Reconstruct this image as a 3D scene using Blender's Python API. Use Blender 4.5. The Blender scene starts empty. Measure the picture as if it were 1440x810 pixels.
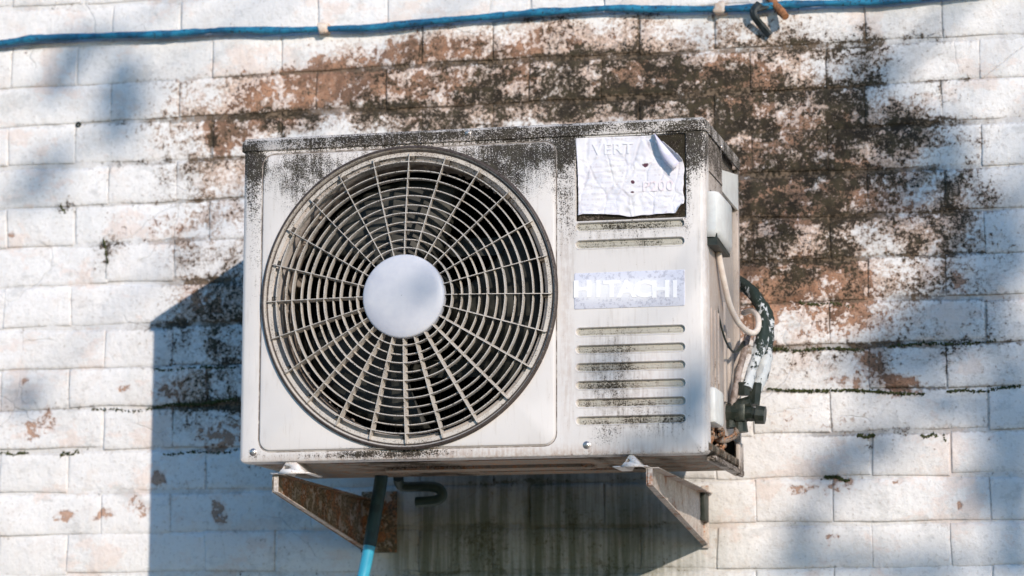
import bpy, bmesh, math, random
from mathutils import Vector, Matrix, noise
from mathutils.geometry import delaunay_2d_cdt
rnd = random.Random(7)
PI = math.pi
scene = bpy.context.scene
C = scene.collection

# ------------------------------------------------------------------ camera
CAM = Vector((1.0865, -4.6885, -0.6671)); YAW, PITCH, ROLL, FPX = 0.2388, 0.1543, 0.0022, 4061.4
fw = Vector((-math.sin(YAW)*math.cos(PITCH), math.cos(YAW)*math.cos(PITCH), math.sin(PITCH)))
rt = fw.cross(Vector((0, 0, 1))).normalized(); up = rt.cross(fw)
rt, up = rt*math.cos(ROLL)+up*math.sin(ROLL), up*math.cos(ROLL)-rt*math.sin(ROLL)
cd = bpy.data.cameras.new('camera'); cam = bpy.data.objects.new('camera', cd); C.objects.link(cam)
cam.matrix_world = Matrix(((rt.x, up.x, -fw.x, CAM.x), (rt.y, up.y, -fw.y, CAM.y), (rt.z, up.z, -fw.z, CAM.z), (0, 0, 0, 1)))
cd.sensor_width = 36; cd.lens = 36*FPX/1440; cd.clip_end = 500; cd.clip_start = .05
cd.dof.use_dof = True; cd.dof.focus_distance = 4.28; cd.dof.aperture_fstop = 5.2
scene.camera = cam

# ------------------------------------------------------------------ light
SUN = Vector((0.531, -0.788, 0.318)).normalized()            # towards the sun
w = bpy.data.worlds.new('World'); scene.world = w; w.use_nodes = True
nt = w.node_tree; sky = nt.nodes.new('ShaderNodeTexSky'); sky.sky_type = 'NISHITA'; sky.sun_disc = False
sky.sun_elevation = math.asin(SUN.z); sky.sun_rotation = math.atan2(SUN.x, SUN.y)
sky.air_density = 1.0; sky.dust_density = .2; sky.ozone_density = 3.5
bg = nt.nodes['Background']; bg.inputs[1].default_value = 0.15; hs = nt.nodes.new('ShaderNodeHueSaturation'); hs.inputs['Saturation'].default_value = 1.5
nt.links.new(sky.outputs[0], hs.inputs['Color']); nt.links.new(hs.outputs[0], bg.inputs[0])
sl = bpy.data.lights.new('sun', 'SUN'); sl.energy = 3.25; sl.angle = math.radians(.5); sl.color = (1, .875, .755)
so = bpy.data.objects.new('sun', sl); C.objects.link(so); so.location = SUN*20
so.rotation_euler = SUN.to_track_quat('Z', 'Y').to_euler()
scene.view_settings.view_transform = 'Standard'; scene.view_settings.look = 'None'; scene.view_settings.exposure = .32

def at(px, py, Y):
    """a pixel of the photograph as a point on the plane y = Y"""
    d = rt*((px-720)/FPX)+up*(-(py-405)/FPX)+fw
    return CAM+d*((Y-CAM.y)/d.y)

# ------------------------------------------------------------------ node helpers
class NT:
    def __init__(s, name):
        s.m = bpy.data.materials.new(name); s.m.use_nodes = True; s.t = s.m.node_tree; s.n = s.t.nodes
        s.b = s.n['Principled BSDF']; s.pos = s.n.new('ShaderNodeNewGeometry').outputs['Position']
    def put(s, sock, v):
        if hasattr(v, 'is_output') or isinstance(v, bpy.types.NodeSocket): s.t.links.new(v, sock)
        elif isinstance(v, (tuple, list)) and len(v) == 3 and sock.type == 'RGBA': sock.default_value = (*v, 1)
        else: sock.default_value = v
    def math(s, op, a, b=0.0, c=None, clamp=False):
        n = s.n.new('ShaderNodeMath'); n.operation = op; n.use_clamp = clamp
        s.put(n.inputs[0], a); s.put(n.inputs[1], b)
        if c is not None: s.put(n.inputs[2], c)
        return n.outputs[0]
    def add(s, a, b): return s.math('ADD', a, b)
    def mul(s, a, b): return s.math('MULTIPLY', a, b)
    def sub(s, a, b): return s.math('SUBTRACT', a, b)
    def vec(s, scale, off=(0, 0, 0), v=None):
        n = s.n.new('ShaderNodeVectorMath'); n.operation = 'MULTIPLY_ADD'
        s.put(n.inputs[0], v or s.pos); n.inputs[1].default_value = scale; n.inputs[2].default_value = off
        return n.outputs[0]
    def noise(s, scale, detail=5, rough=.6, vec=None, dist=0, col=False):
        n = s.n.new('ShaderNodeTexNoise'); n.inputs['Scale'].default_value = scale
        n.inputs['Detail'].default_value = detail; n.inputs['Roughness'].default_value = rough
        n.inputs['Distortion'].default_value = dist
        s.put(n.inputs['Vector'], vec or s.pos); return n.outputs['Color' if col else 'Fac']
    def step(s, x, lo, hi, a=0.0, b=1.0):
        n = s.n.new('ShaderNodeMapRange'); n.interpolation_type = 'SMOOTHSTEP'
        for i, v in enumerate((x, lo, hi, a, b)): s.put(n.inputs[i], v)
        return n.outputs[0]
    def mix(s, f, a, b):
        n = s.n.new('ShaderNodeMix'); n.data_type = 'RGBA'
        s.put(n.inputs[0], f); s.put(n.inputs[6], a); s.put(n.inputs[7], b); return n.outputs[2]
    def blobs(s, L, Y=0.0, vec=None):
        tot = None
        for (px, py, rx, ry, amp) in L:
            c = at(px, py, Y); k = (c-CAM).dot(fw)/FPX; rx *= k; ry *= k
            v = s.vec((1/rx, 0, 1/ry), (-c.x/rx, 0, -c.z/ry), vec)
            l = s.n.new('ShaderNodeVectorMath'); l.operation = 'LENGTH'; s.put(l.inputs[0], v)
            r = s.step(l.outputs['Value'], 0.15, 1.25, amp, 0.0)
            tot = r if tot is None else s.add(tot, r)
        return tot
    def bump(s, h, dist, strength=1.0):
        n = s.n.new('ShaderNodeBump'); n.inputs['Distance'].default_value = dist; n.inputs['Strength'].default_value = strength
        s.put(n.inputs['Height'], h); s.t.links.new(n.outputs[0], s.b.inputs['Normal']); return n
    def done(s, col, rough=.8, metal=0.0, spec=.3):
        s.put(s.b.inputs['Base Color'], col); s.put(s.b.inputs['Roughness'], rough)
        s.put(s.b.inputs['Metallic'], metal); s.put(s.b.inputs['Specular IOR Level'], spec); return s.m

# ------------------------------------------------------------------ the painted brick
def wall_material(name, mortar=False):
    m = NT(name)
    warp = m.noise(9, 3, .5, col=True)
    wv = m.n.new('ShaderNodeVectorMath'); wv.operation = 'MULTIPLY_ADD'
    m.put(wv.inputs[0], warp); wv.inputs[1].default_value = (.08, .07, .06); 
    sh = m.vec((1, 1, 1), (-.04, -.035, -.03)); m.put(wv.inputs[2], sh); wp = wv.outputs[0]
    M = m.blobs([(860, 118, 240, 62, 1.15), (560, 140, 250, 70, .80), (1130, 180, 190, 130, .78), (760, 58, 400, 50, .58), (1250, 440, 260, 120, .20), (1080, 60, 160, 60, .35), (600, 168, 330, 34, .55), (900, 150, 220, 50, .5), (1150, 250, 150, 190, .28), (1280, 250, 150, 170, .16), (1090, 320, 130, 110, .82), (1000, 300, 130, 200, .5),
        (1290, 220, 160, 160, .52), (1350, 330, 130, 80, .42), (1200, 60, 160, 50, .4), (290, 180, 150, 110, .56), (290, 310, 110, 110, .46),
        (290, 460, 110, 110, .66), (290, 575, 110, 60, .52), (1220, 380, 190, 70, .38), (1120, 520, 180, 50, .42), (1310, 470, 180, 90, .36),
        (1300, 600, 200, 70, .18), (770, 760, 260, 150, .5), (40, 590, 80, 60, .25), (270, 700, 90, 60, .2), (150, 350, 26, 44, .5), (88, 292, 14, 16, .55), (120, 265, 120, 40, .12),
        (380, 540, 140, 260, .3)], vec=wp)
    E = m.blobs([(600, 115, 330, 75, .92), (940, 125, 220, 80, .85), (760, 50, 400, 36, .5), (300, 170, 140, 60, .5), (1100, 265, 120, 100, 1.05), (1130, 390, 140, 50, 1.25), (1160, 445, 140, 46, .85),
        (240, 325, 110, 50, .5), (400, 125, 90, 50, .6), (330, 230, 60, 110, .55), (1180, 200, 170, 100, .78), (1235, 280, 130, 50, .75), (1330, 330, 90, 60, .4), (1060, 120, 90, 60, .7),
        (1130, 600, 110, 40, .38), (290, 425, 60, 36, .95), (1235, 508, 34, 40, 1.2), (250, 545, 50, 40, .75), (1275, 548, 45, 20, 1.1), (1040, 430, 60, 80, .8)], vec=wp)
    CH = m.blobs([(56, 600, 46, 35, 1), (32, 540, 16, 17, 1), (90, 722, 32, 14, 1), (152, 722, 26, 14, 1), (190, 716, 19, 26, 1), (314, 722, 22, 29, 1.2), (222, 678, 17, 17, 1.2),
        (325, 612, 72, 38, 1.1), (1344, 398, 20, 29, 1.1), (1125, 684, 26, 13, 1), (1175, 688, 29, 23, .9), (1256, 680, 20, 12, .9), (1166, 765, 12, 23, .9), (20, 328, 22, 17, .9), (1353, 712, 10, 13, 1), (1192, 545, 38, 20, .8),
        (170, 545, 20, 12, .8), (1085, 470, 17, 44, .8)], vec=wp)
    n1 = m.noise(16, 7, .62, vec=wp); n2 = m.noise(75, 6, .65); n3 = m.noise(330, 4, .6); nb = m.noise(5.5, 3, .5)
    ed = m.n.new('ShaderNodeAttribute'); ed.attribute_name = 'edge'; edge = ed.outputs['Fac']
    if mortar: edge = 1.0
    # where the lime paint has gone
    v = m.add(m.mul(n1, .46), m.mul(n2, .54))
    ri = m.n.new('ShaderNodeObjectInfo').outputs['Random']
    ev = m.math('FRACT', m.mul(ri, 17.31))
    Ev = E if mortar else m.mul(E, m.add(.78, m.mul(ev, .38)))
    thr = m.sub(.680, m.mul(m.math('MINIMUM', Ev, 1.0), .235))
    thr = m.sub(thr, m.mul(CH, .20))
    dlt = m.sub(v, thr)
    gone = m.step(dlt, 0.0, .014); primer = m.step(dlt, -.060, -.004)
    # mould
    oi = m.n.new('ShaderNodeObjectInfo').outputs['Random']
    r2 = m.math('FRACT', m.mul(oi, 17.31))
    near = m.math('MINIMUM', m.add(M, E), 1.0)
    if not mortar:
        M = m.math('MAXIMUM', m.add(M, m.mul(m.mul(m.sub(oi, .5), .28), near)), 0.0)
    else: M = m.mul(M, m.step(m.noise(9, 3, .5), .42, .56, .75, 1.2))
    M = m.mul(M, m.step(m.noise(15, 4, .6, vec=m.vec((1, 1, 1.6), (3, 0, 0))), .42, .60, 1.0, .48))
    Mc = m.math('MINIMUM', M, 1.0)
    jn = m.step(m.noise(7, 3, .5), .44, .58)
    ledge = m.mul(m.mul(edge, jn), m.add(.062, m.mul(Mc, .10)))
    n4 = m.noise(150, 4, .65)
    vm = m.add(m.add(m.add(m.mul(n1, .27), m.mul(n2, .25)), m.mul(n3, .26)), m.mul(n4, .30))
    vm = m.sub(vm, .04)
    mo = m.sub(m.add(vm, ledge), m.sub(.655, m.mul(Mc, .205)))
    mould = m.step(mo, -.028, .055); soft = m.step(mo, -.16, .03)
    # colours
    hue = m.noise(22, 4, .6, vec=wp); fine = m.noise(120, 4, .7)
    brick = m.mix(m.step(hue, .38, .62), (.20, .105, .065), (.46, .25, .155))
    brick = m.mix(m.step(fine, .5, .75), brick, (.55, .37, .27))
    brick = m.mix(m.step(n3, .56, .64), brick, (.10, .06, .045))
    if mortar: brick = m.mix(.35, brick, (.42, .33, .26))
    white = m.mix(m.step(nb, .35, .7), (.82, .81, .80), (.76, .75, .735))
    white = m.mix(m.mul(m.step(fine, .52, .7), .35), white, (.66, .63, .60))
    ton = m.noise(6.5, 6, .68); ton2 = m.noise(19, 5, .7, vec=wp)
    white = m.mix(m.mul(m.step(ton2, .52, .66), .42), white, (.70, .63, .575))
    white = m.mix(m.mul(m.step(ton, .50, .64), .32), white, (.60, .60, .585))
    white = m.mix(m.mul(m.step(n4, .57, .66), .42), white, (.46, .42, .38))
    white = m.mix(m.mul(m.step(m.noise(7.5, 6, .68, vec=m.vec((1, 1, 1.5), (9, 0, 4))), .53, .60), .5), white, (.74, .59, .51))
    white = m.mix(m.mul(m.step(m.noise(10, 6, .72, vec=m.vec((1, 1, 1.7), (2, 0, 7))), .55, .63), .5), white, (.50, .50, .49))
    if not mortar: white = m.mix(m.mul(oi, .28), white, (.70, .67, .64))
    halo = m.math('MINIMUM', m.add(m.mul(M, .9), m.mul(E, .7)), 1.0)
    sv = m.sub(m.add(m.add(m.mul(n1, .35), m.mul(n2, .35)), m.mul(n4, .30)), m.sub(.66, m.mul(halo, .26)))
    stain = m.step(sv, -.05, .07)
    tan = m.mix(m.step(n4, .42, .60), (.70, .475, .345), (.36, .215, .135))
    tan = m.mix(m.step(m.noise(48, 5, .7), .54, .62), tan, (.78, .66, .57))
    white = m.mix(m.mul(stain, .80), white, tan)
    pink = m.mix(m.step(n2, .4, .6), (.66, .50, .43), (.74, .66, .62))
    base = m.mix(m.mul(primer, .75), white, pink)
    if not mortar: brick = m.mix(m.mul(m.sub(1.0, halo), .5), brick, (.60, .44, .36))
    base = m.mix(gone, base, brick)
    base = m.mix(m.mul(soft, m.add(.08, m.mul(Mc, .76))), base, (.17, .13, .095))
    moc = m.mix(m.step(m.noise(45, 3, .5), .42, .62), (.022, .018, .012), (.045, .038, .022))
    base = m.mix(m.mul(mould, .93), base, moc)
    J = m.math('MINIMUM', m.blobs([(1250, 470, 330, 170, 1), (1270, 600, 240, 50, .8), (270, 520, 170, 150, .8), (250, 180, 200, 110, .5), (1240, 120, 260, 120, .6), (60, 630, 90, 20, .5)]), 1.0)
    jl = m.mul(m.mul(m.step(m.add(edge, m.mul(m.sub(n4, .5), 1.5)), .55, .95), m.step(m.noise(13, 4, .6), .32, .50)), m.math('MINIMUM', m.add(m.add(.12, m.mul(halo, .68)), m.mul(J, .12 if mortar else .28)), .85))
    base = m.mix(jl, base, m.mix(m.step(n4, .45, .6), (.035, .026, .016), (.20, .145, .10)))
    # olive stain and run-off below the unit, tinted darker to deepen its shade
    st = m.noise(1, 5, .6, vec=m.vec((38, 1, 2.2))); st2 = m.noise(1, 4, .6, vec=m.vec((130, 1, 6)))
    S = m.blobs([(770, 770, 260, 180, 1.15), (590, 760, 70, 100, .5)])
    run = m.mul(m.step(m.add(m.mul(st, .65), m.mul(st2, .35)), .40, .60), m.math('MINIMUM', S, 1.0))
    base = m.mix(m.mul(m.math('MINIMUM', S, 1.0), .70), base, (.22, .215, .165))
    base = m.mix(m.mul(run, .72), base, (.065, .075, .03))
    # hairline cracks
    vo = m.n.new('ShaderNodeTexVoronoi'); vo.feature = 'DISTANCE_TO_EDGE'; vo.inputs['Scale'].default_value = 7
    m.put(vo.inputs['Vector'], wp)
    crack = m.mul(m.step(vo.outputs['Distance'], .0, .012, 1.0, 0.0), m.step(m.noise(4, 2), .52, .6))
    base = m.mix(m.mul(crack, .14), base, (.12, .11, .09))
    h = m.add(m.add(m.mul(n2, .5), m.mul(n3, .12)), m.mul(gone, -.42))
    h = m.add(h, m.mul(m.noise(30, 4, .6), .75)); h = m.add(h, m.mul(m.noise(13, 3, .55), 1.1)); h = m.add(h, m.mul(primer, -.12)); h = m.sub(h, m.mul(crack, .2)); h = m.add(h, m.mul(mould, .10))
    m.bump(h, .0040, .95)
    return m.done(base, .85, 0, .2)

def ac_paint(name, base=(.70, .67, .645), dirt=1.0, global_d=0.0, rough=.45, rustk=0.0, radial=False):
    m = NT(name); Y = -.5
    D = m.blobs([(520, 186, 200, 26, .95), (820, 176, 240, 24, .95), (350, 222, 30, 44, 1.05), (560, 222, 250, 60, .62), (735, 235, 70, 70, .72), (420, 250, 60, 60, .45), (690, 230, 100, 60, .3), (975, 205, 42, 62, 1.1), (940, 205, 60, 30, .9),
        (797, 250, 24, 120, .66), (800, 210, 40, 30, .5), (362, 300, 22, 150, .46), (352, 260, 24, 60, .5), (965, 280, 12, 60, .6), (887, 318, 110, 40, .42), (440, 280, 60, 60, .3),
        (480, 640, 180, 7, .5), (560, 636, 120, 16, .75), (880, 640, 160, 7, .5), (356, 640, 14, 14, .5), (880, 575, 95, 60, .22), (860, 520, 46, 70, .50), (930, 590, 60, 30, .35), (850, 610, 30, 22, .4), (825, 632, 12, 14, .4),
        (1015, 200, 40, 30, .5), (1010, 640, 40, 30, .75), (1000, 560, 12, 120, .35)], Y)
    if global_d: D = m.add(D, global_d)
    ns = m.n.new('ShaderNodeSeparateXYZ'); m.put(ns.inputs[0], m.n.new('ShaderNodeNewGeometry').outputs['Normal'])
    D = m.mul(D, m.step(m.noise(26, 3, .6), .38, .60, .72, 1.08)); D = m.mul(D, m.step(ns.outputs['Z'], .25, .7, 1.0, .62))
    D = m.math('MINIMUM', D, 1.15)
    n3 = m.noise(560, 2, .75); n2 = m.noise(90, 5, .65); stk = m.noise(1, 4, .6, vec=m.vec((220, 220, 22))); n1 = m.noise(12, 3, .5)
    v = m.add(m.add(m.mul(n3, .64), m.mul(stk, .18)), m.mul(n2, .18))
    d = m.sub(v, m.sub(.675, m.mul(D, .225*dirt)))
    sp = m.step(d, -.004, .012); soft = m.step(d, -.12, .05)
    col = m.mix(m.step(n1, .35, .65), base, tuple(c*.94 for c in base))
    col = m.mix(m.mul(m.step(stk, .54, .70), .20), col, (.42, .36, .30))
    col = m.mix(m.mul(soft, m.add(.06, m.mul(D, .42))), col, (.15, .12, .095))
    BR = m.blobs([(660, 642, 400, 16, .6), (998, 400, 10, 260, .55), (797, 430, 12, 240, .3), (887, 540, 110, 90, .25), (570, 205, 240, 20, .4)], Y)
    col = m.mix(m.mul(BR, m.step(m.add(m.mul(stk, .5), m.mul(n2, .5)), .38, .6)), col, (.42, .29, .22))
    SM_ = m.blobs([(862, 530, 52, 90, .75), (930, 596, 60, 26, .6), (880, 335, 90, 26, .4), (800, 300, 16, 160, .3), (985, 330, 10, 200, .3), (420, 250, 60, 50, .3)], Y)
    col = m.mix(m.mul(m.mul(SM_, .6), m.step(m.add(m.mul(stk, .6), m.mul(n2, .4)), .36, .62)), col, (.17, .15, .12))
    if radial:
        ll = m.n.new('ShaderNodeVectorMath'); ll.operation = 'LENGTH'; m.put(ll.inputs[0], m.vec((1, 0, 1), (.0946, 0, .0052))); rd = ll.outputs['Value']
        g1 = m.mul(m.step(rd, .2285, .2300), .95); g2 = 0.0; g3 = m.mul(m.mul(m.step(rd, .2238, .2248), m.step(rd, .2266, .2275, 1.0, 0.0)), .9)
        g = m.mul(m.math('MINIMUM', m.add(m.add(g1, g2), g3), 1.0), m.step(n2, .2, .38))
        col = m.mix(g, col, (.045, .032, .028))
    if rustk:
        r = m.step(m.add(m.mul(n2, .6), m.mul(stk, .4)), .52-.06*rustk, .60-.06*rustk)
        col = m.mix(m.mul(r, .85), col, m.mix(n3, (.32, .12, .045), (.50, .24, .11)))
    col = m.mix(m.mul(sp, .92), col, m.mix(m.step(n2, .4, .6), (.012, .009, .007), (.028, .025, .016)))
    m.bump(m.add(m.mul(n2, .3), m.mul(sp, .5)), .0006, .5)
    return m.done(col, m.add(rough, m.mul(soft, .4)), 0, m.step(soft, 0, 1, .4, .08))

def simple(name, c1, c2, scale=40, rough=.6, metal=0.0, lo=.4, hi=.6, bump=.0, detail=5, spec=.35, speck=None):
    m = NT(name); n = m.noise(scale, detail, .65)
    col = m.mix(m.step(n, lo, hi), c1, c2)
    if speck: col = m.mix(m.step(m.noise(scale*6, 3, .6), .58, .64), col, speck)
    if bump: m.bump(n, bump, .8)
    return m.done(col, rough, metal, spec)

MW = wall_material('painted_brick'); MM = wall_material('mortar_paint', True)
PAINT = ac_paint('cream_enamel')
GRL = ac_paint('grille_plastic', (.57, .53, .48), .45, .9, .5, 0.0, True)
COVER = ac_paint('cover_enamel', (.58, .55, .52), .92, .10)
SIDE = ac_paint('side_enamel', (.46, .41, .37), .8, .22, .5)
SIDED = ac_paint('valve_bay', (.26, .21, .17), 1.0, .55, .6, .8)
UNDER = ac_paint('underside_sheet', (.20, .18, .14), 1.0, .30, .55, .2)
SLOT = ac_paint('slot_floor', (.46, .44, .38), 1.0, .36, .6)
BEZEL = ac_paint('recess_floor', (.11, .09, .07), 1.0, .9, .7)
WHITEP = simple('white_plastic', (.74, .75, .72), (.68, .68, .65), 60, .4)
HUB = simple('hub_cap_plastic', (.47, .49, .56), (.60, .61, .65), 10, .4, lo=.35, hi=.65)
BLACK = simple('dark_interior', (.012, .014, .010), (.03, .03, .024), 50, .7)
BLADE = simple('fan_blade_plastic', (.009, .010, .008), (.045, .046, .040), 26, .55, lo=.45, hi=.7)
SHROUD = simple('shroud_dust', (.16, .13, .11), (.30, .26, .23), 60, .8, bump=.001)
COIL = simple('coil_fins', (.012, .014, .012), (.03, .03, .027), 200, .6, .0)
STEEL = simple('dull_screw_steel', (.30, .27, .25), (.55, .53, .52), 300, .35, .8, bump=.0003)
GALV = simple('pale_bracket_enamel', (.66, .62, .60), (.74, .72, .70), 70, .5, speck=(.45, .32, .24))
BLUE = simple('blue_pipe_paint', (.012, .10, .20), (.02, .20, .34), 34, .5, speck=(.02, .03, .035), spec=.4, bump=.0015)
CYAN = simple('blue_hose_plastic', (.035, .33, .52), (.05, .40, .58), 40, .35, spec=.5)
TEAL = simple('dark_pipe_plastic', (.022, .042, .038), (.035, .06, .052), 40, .5)
CREAM = simple('clip_cream', (.62, .45, .33), (.74, .66, .58), 90, .7, bump=.002)
BLK = simple('black_rubber', (.012, .018, .014), (.028, .034, .028), 60, .5, bump=.001)
BRASS = simple('valve_dark_metal', (.018, .026, .020), (.045, .05, .04), 80, .42, .3, bump=.0008)
CABLE = simple('pale_cable_sheath', (.66, .57, .50), (.74, .67, .60), 50, .45)
RUSTY = simple('rust', (.10, .042, .02), (.36, .16, .07), 70, .85, bump=.002, lo=.35, hi=.65)
DARKBAR = simple('dark_bar_paint', (.012, .018, .018), (.035, .045, .05), 60, .6, bump=.001)
BARK = simple('bark', (.07, .05, .035), (.16, .12, .09), 12, .9)
LEAF = simple('leaf', (.04, .08, .02), (.08, .12, .03), 3, .6)

def tape_material():
    m = NT('peeling_foil_tape'); n = m.noise(55, 6, .7, vec=m.vec((1, 1, .35))); n2 = m.noise(150, 4, .6)
    sz = m.n.new('ShaderNodeSeparateXYZ'); m.put(sz.inputs[0], m.pos)
    g = m.step(sz.outputs['Z'], -.085, -.035, -.055, .075)
    f = m.step(m.sub(m.add(m.mul(n, .7), m.mul(n2, .3)), g), .480, .500)
    col = m.mix(f, m.mix(n2, (.012, .022, .018), (.03, .045, .036)), m.mix(n2, (.36, .40, .42), (.66, .68, .68)))
    m.bump(m.add(f, m.mul(n2, .5)), .0015, .8); return m.done(col, .5)
TAPE = tape_material()
def bracket_material(name, a, b, edge, stripe=.5, chip=.55):
    m = NT(name); n = m.noise(22, 6, .65, vec=m.vec((1, 1, .8))); n2 = m.noise(240, 4, .65); st = m.noise(1, 5, .6, vec=m.vec((55, 55, 22)))
    col = m.mix(m.step(n2, .4, .6), a, b)
    col = m.mix(m.mul(m.step(st, .50, .66), stripe), col, (.17, .12, .085))
    col = m.mix(m.mul(m.step(m.add(m.mul(n, .6), m.mul(n2, .4)), edge, edge+.07), .85), col, m.mix(m.step(n2, .4, .6), (.12, .05, .028), (.36, .155, .07)))
    ch = m.mul(m.step(m.add(m.mul(m.noise(48, 5, .7, vec=m.vec((1, 1, 1), (7, 3, 1))), .8), m.mul(n2, .2)), .53, .56), chip)
    col = m.mix(ch, col, (.52, .47, .42)); m.bump(m.add(m.add(n, m.mul(n2, .5)), ch), .0014, .8); return m.done(col, .75, 0, .15)
BRKD = bracket_material('rusted_enamel_shaded', (.10, .078, .048), (.25, .20, .14), .49)  # shaded copy of the bracket enamel: rust, plus shade put into the colour
BRKP = bracket_material('rust_flecked_enamel', (.44, .38, .33), (.62, .56, .51), .515, .35)

# ------------------------------------------------------------------ mesh helpers
def link_mesh(name, bm, mat, parent=None, smooth=None, weld=False):
    if weld: bmesh.ops.remove_doubles(bm, verts=bm.verts, dist=1e-6)
    bmesh.ops.recalc_face_normals(bm, faces=bm.faces)
    me = bpy.data.meshes.new(name); bm.to_mesh(me); bm.free()
    me.materials.append(mat); o = bpy.data.objects.new(name, me); C.objects.link(o)
    if smooth is not None:
        me.shade_smooth()
        me.set_sharp_from_angle(angle=math.radians(smooth))
    if parent: o.parent = parent; o.matrix_parent_inverse = parent.matrix_world.inverted()
    return o
def empty(name, loc, label, cat, group=None):
    o = bpy.data.objects.new(name, None); C.objects.link(o); o.location = loc; o.empty_display_size = .05
    o.matrix_world = Matrix.Translation(Vector(loc)); tag(o, label, cat, group); return o
def tag(o, label=None, cat=None, group=None, kind=None):
    if label: o['label'] = label
    if cat: o['category'] = cat
    if group: o['group'] = group
    if kind: o['kind'] = kind
    return o
def box(bm, x0, x1, y0, y1, z0, z1, bev=0.0, mat=None):
    r = bmesh.ops.create_cube(bm, size=1); vs = r['verts']
    for v in vs:
        v.co = Vector(((x0+x1)/2+v.co.x*(x1-x0), (y0+y1)/2+v.co.y*(y1-y0), (z0+z1)/2+v.co.z*(z1-z0)))
        if mat: v.co = mat @ v.co
    if bev:
        es = list({e for v in vs for e in v.link_edges})
        bmesh.ops.bevel(bm, geom=es, offset=bev, segments=2, affect='EDGES', profile=.5)
def mk(): return bmesh.new()
def smooth_pts(pts, n=6):
    P = [Vector(p) for p in pts]; out = []
    for i in range(len(P)-1):
        p0 = P[max(i-1, 0)]; p1 = P[i]; p2 = P[i+1]; p3 = P[min(i+2, len(P)-1)]
        for k in range(n):
            t = k/n
            out.append(.5*((2*p1)+(-p0+p2)*t+(2*p0-5*p1+4*p2-p3)*t*t+(-p0+3*p1-3*p2+p3)*t**3))
    out.append(P[-1]); return out
def tube(bm, pts, r, seg=12, smooth=6, cap=True, jit=0.0, flat=1.0):
    P = smooth_pts(pts, smooth) if smooth else [Vector(p) for p in pts]
    rings = []; nrm = None
    for i, p in enumerate(P):
        t = (P[min(i+1, len(P)-1)]-P[max(i-1, 0)]).normalized()
        if nrm is None: nrm = t.orthogonal().normalized()
        nrm = (nrm-t*nrm.dot(t)).normalized(); bn = t.cross(nrm)
        rr = r(i/(len(P)-1)) if callable(r) else r
        ring = []
        for k in range(seg):
            a = 2*PI*k/seg; q = rr*(1+jit*(noise.noise(p*60+Vector((k, 0, 0))) if jit else 0))
            ring.append(bm.verts.new(p+(nrm*math.cos(a)*q+bn*math.sin(a)*q*flat)))
        rings.append(ring)
    for a, b in zip(rings, rings[1:]):
        for k in range(seg): bm.faces.new((a[k], a[(k+1) % seg], b[(k+1) % seg], b[k]))
    if cap: bm.faces.new(rings[0][::-1]); bm.faces.new(rings[-1])
def rrect(x0, x1, z0, z1, r, n=5):
    L = []
    for cx, cz, a0 in ((x1-r, z1-r, 0), (x0+r, z1-r, 90), (x0+r, z0+r, 180), (x1-r, z0+r, 270)):
        for k in range(n+1):
            a = math.radians(a0+90*k/n); L.append((cx+r*math.cos(a), cz+r*math.sin(a)))
    return L
def circ(cx, cz, r, n): return [(cx+r*math.cos(2*PI*k/n), cz+r*math.sin(2*PI*k/n)) for k in range(n)]
def inside(p, L):
    c = False; j = len(L)-1
    for i in range(len(L)):
        if (L[i][1] > p[1]) != (L[j][1] > p[1]) and p[0] < (L[j][0]-L[i][0])*(p[1]-L[i][1])/(L[j][1]-L[i][1])+L[i][0]: c = not c
        j = i
    return c
def plate(bm, outer, holes, y):
    """flat sheet at y with holes; returns nothing, outlines can be welded to strips"""
    V = []; E = []
    for L in [outer]+holes:
        s = len(V); V += [Vector(p) for p in L]; E += [(s+i, s+(i+1) % len(L)) for i in range(len(L))]
    vo, _, fo, *_ = delaunay_2d_cdt(V, E, [], 0, 1e-7)
    vs = [bm.verts.new((v.x, y, v.y)) for v in vo]
    for f in fo:
        c = sum((vo[i] for i in f), Vector((0, 0)))/len(f)
        if inside(c, outer) and not any(inside(c, h) for h in holes): bm.faces.new([vs[i] for i in f])
def strips(bm, loops):
    """loops: list of (list of (x,z), y)"""
    R = [[bm.verts.new((x, y, z)) for x, z in L] for L, y in loops]
    n = len(R[0])
    for a, b in zip(R, R[1:]):
        for k in range(n): bm.faces.new((a[k], a[(k+1) % n], b[(k+1) % n], b[k]))
    return R
def revolve(bm, prof, cx, cz, n=96, close=False):
    R = [[bm.verts.new((cx+r*math.cos(2*PI*k/n), y, cz+r*math.sin(2*PI*k/n))) for k in range(n)] for r, y in prof]
    prs = list(zip(R, R[1:]))+([(R[-1], R[0])] if close else [])
    for a, b in prs:
        for k in range(n): bm.faces.new((a[k], a[(k+1) % n], b[(k+1) % n], b[k]))
    return R
def cyl(bm, p, q, r, seg=16, r2=None):
    tube(bm, [p, q], (lambda t: r+(r2-r)*t) if r2 else r, seg, 0)

# ================================================================== SETTING
bm = mk()
box(bm, -40, 40, -60, 0.3, -2.35, -2.3); g = link_mesh('ground', bm, simple('dry_paving', (.075, .075, .07), (.12, .115, .105), 3, .9))
tag(g, 'pale paved ground at the foot of the wall', None, None, 'structure')

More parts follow.
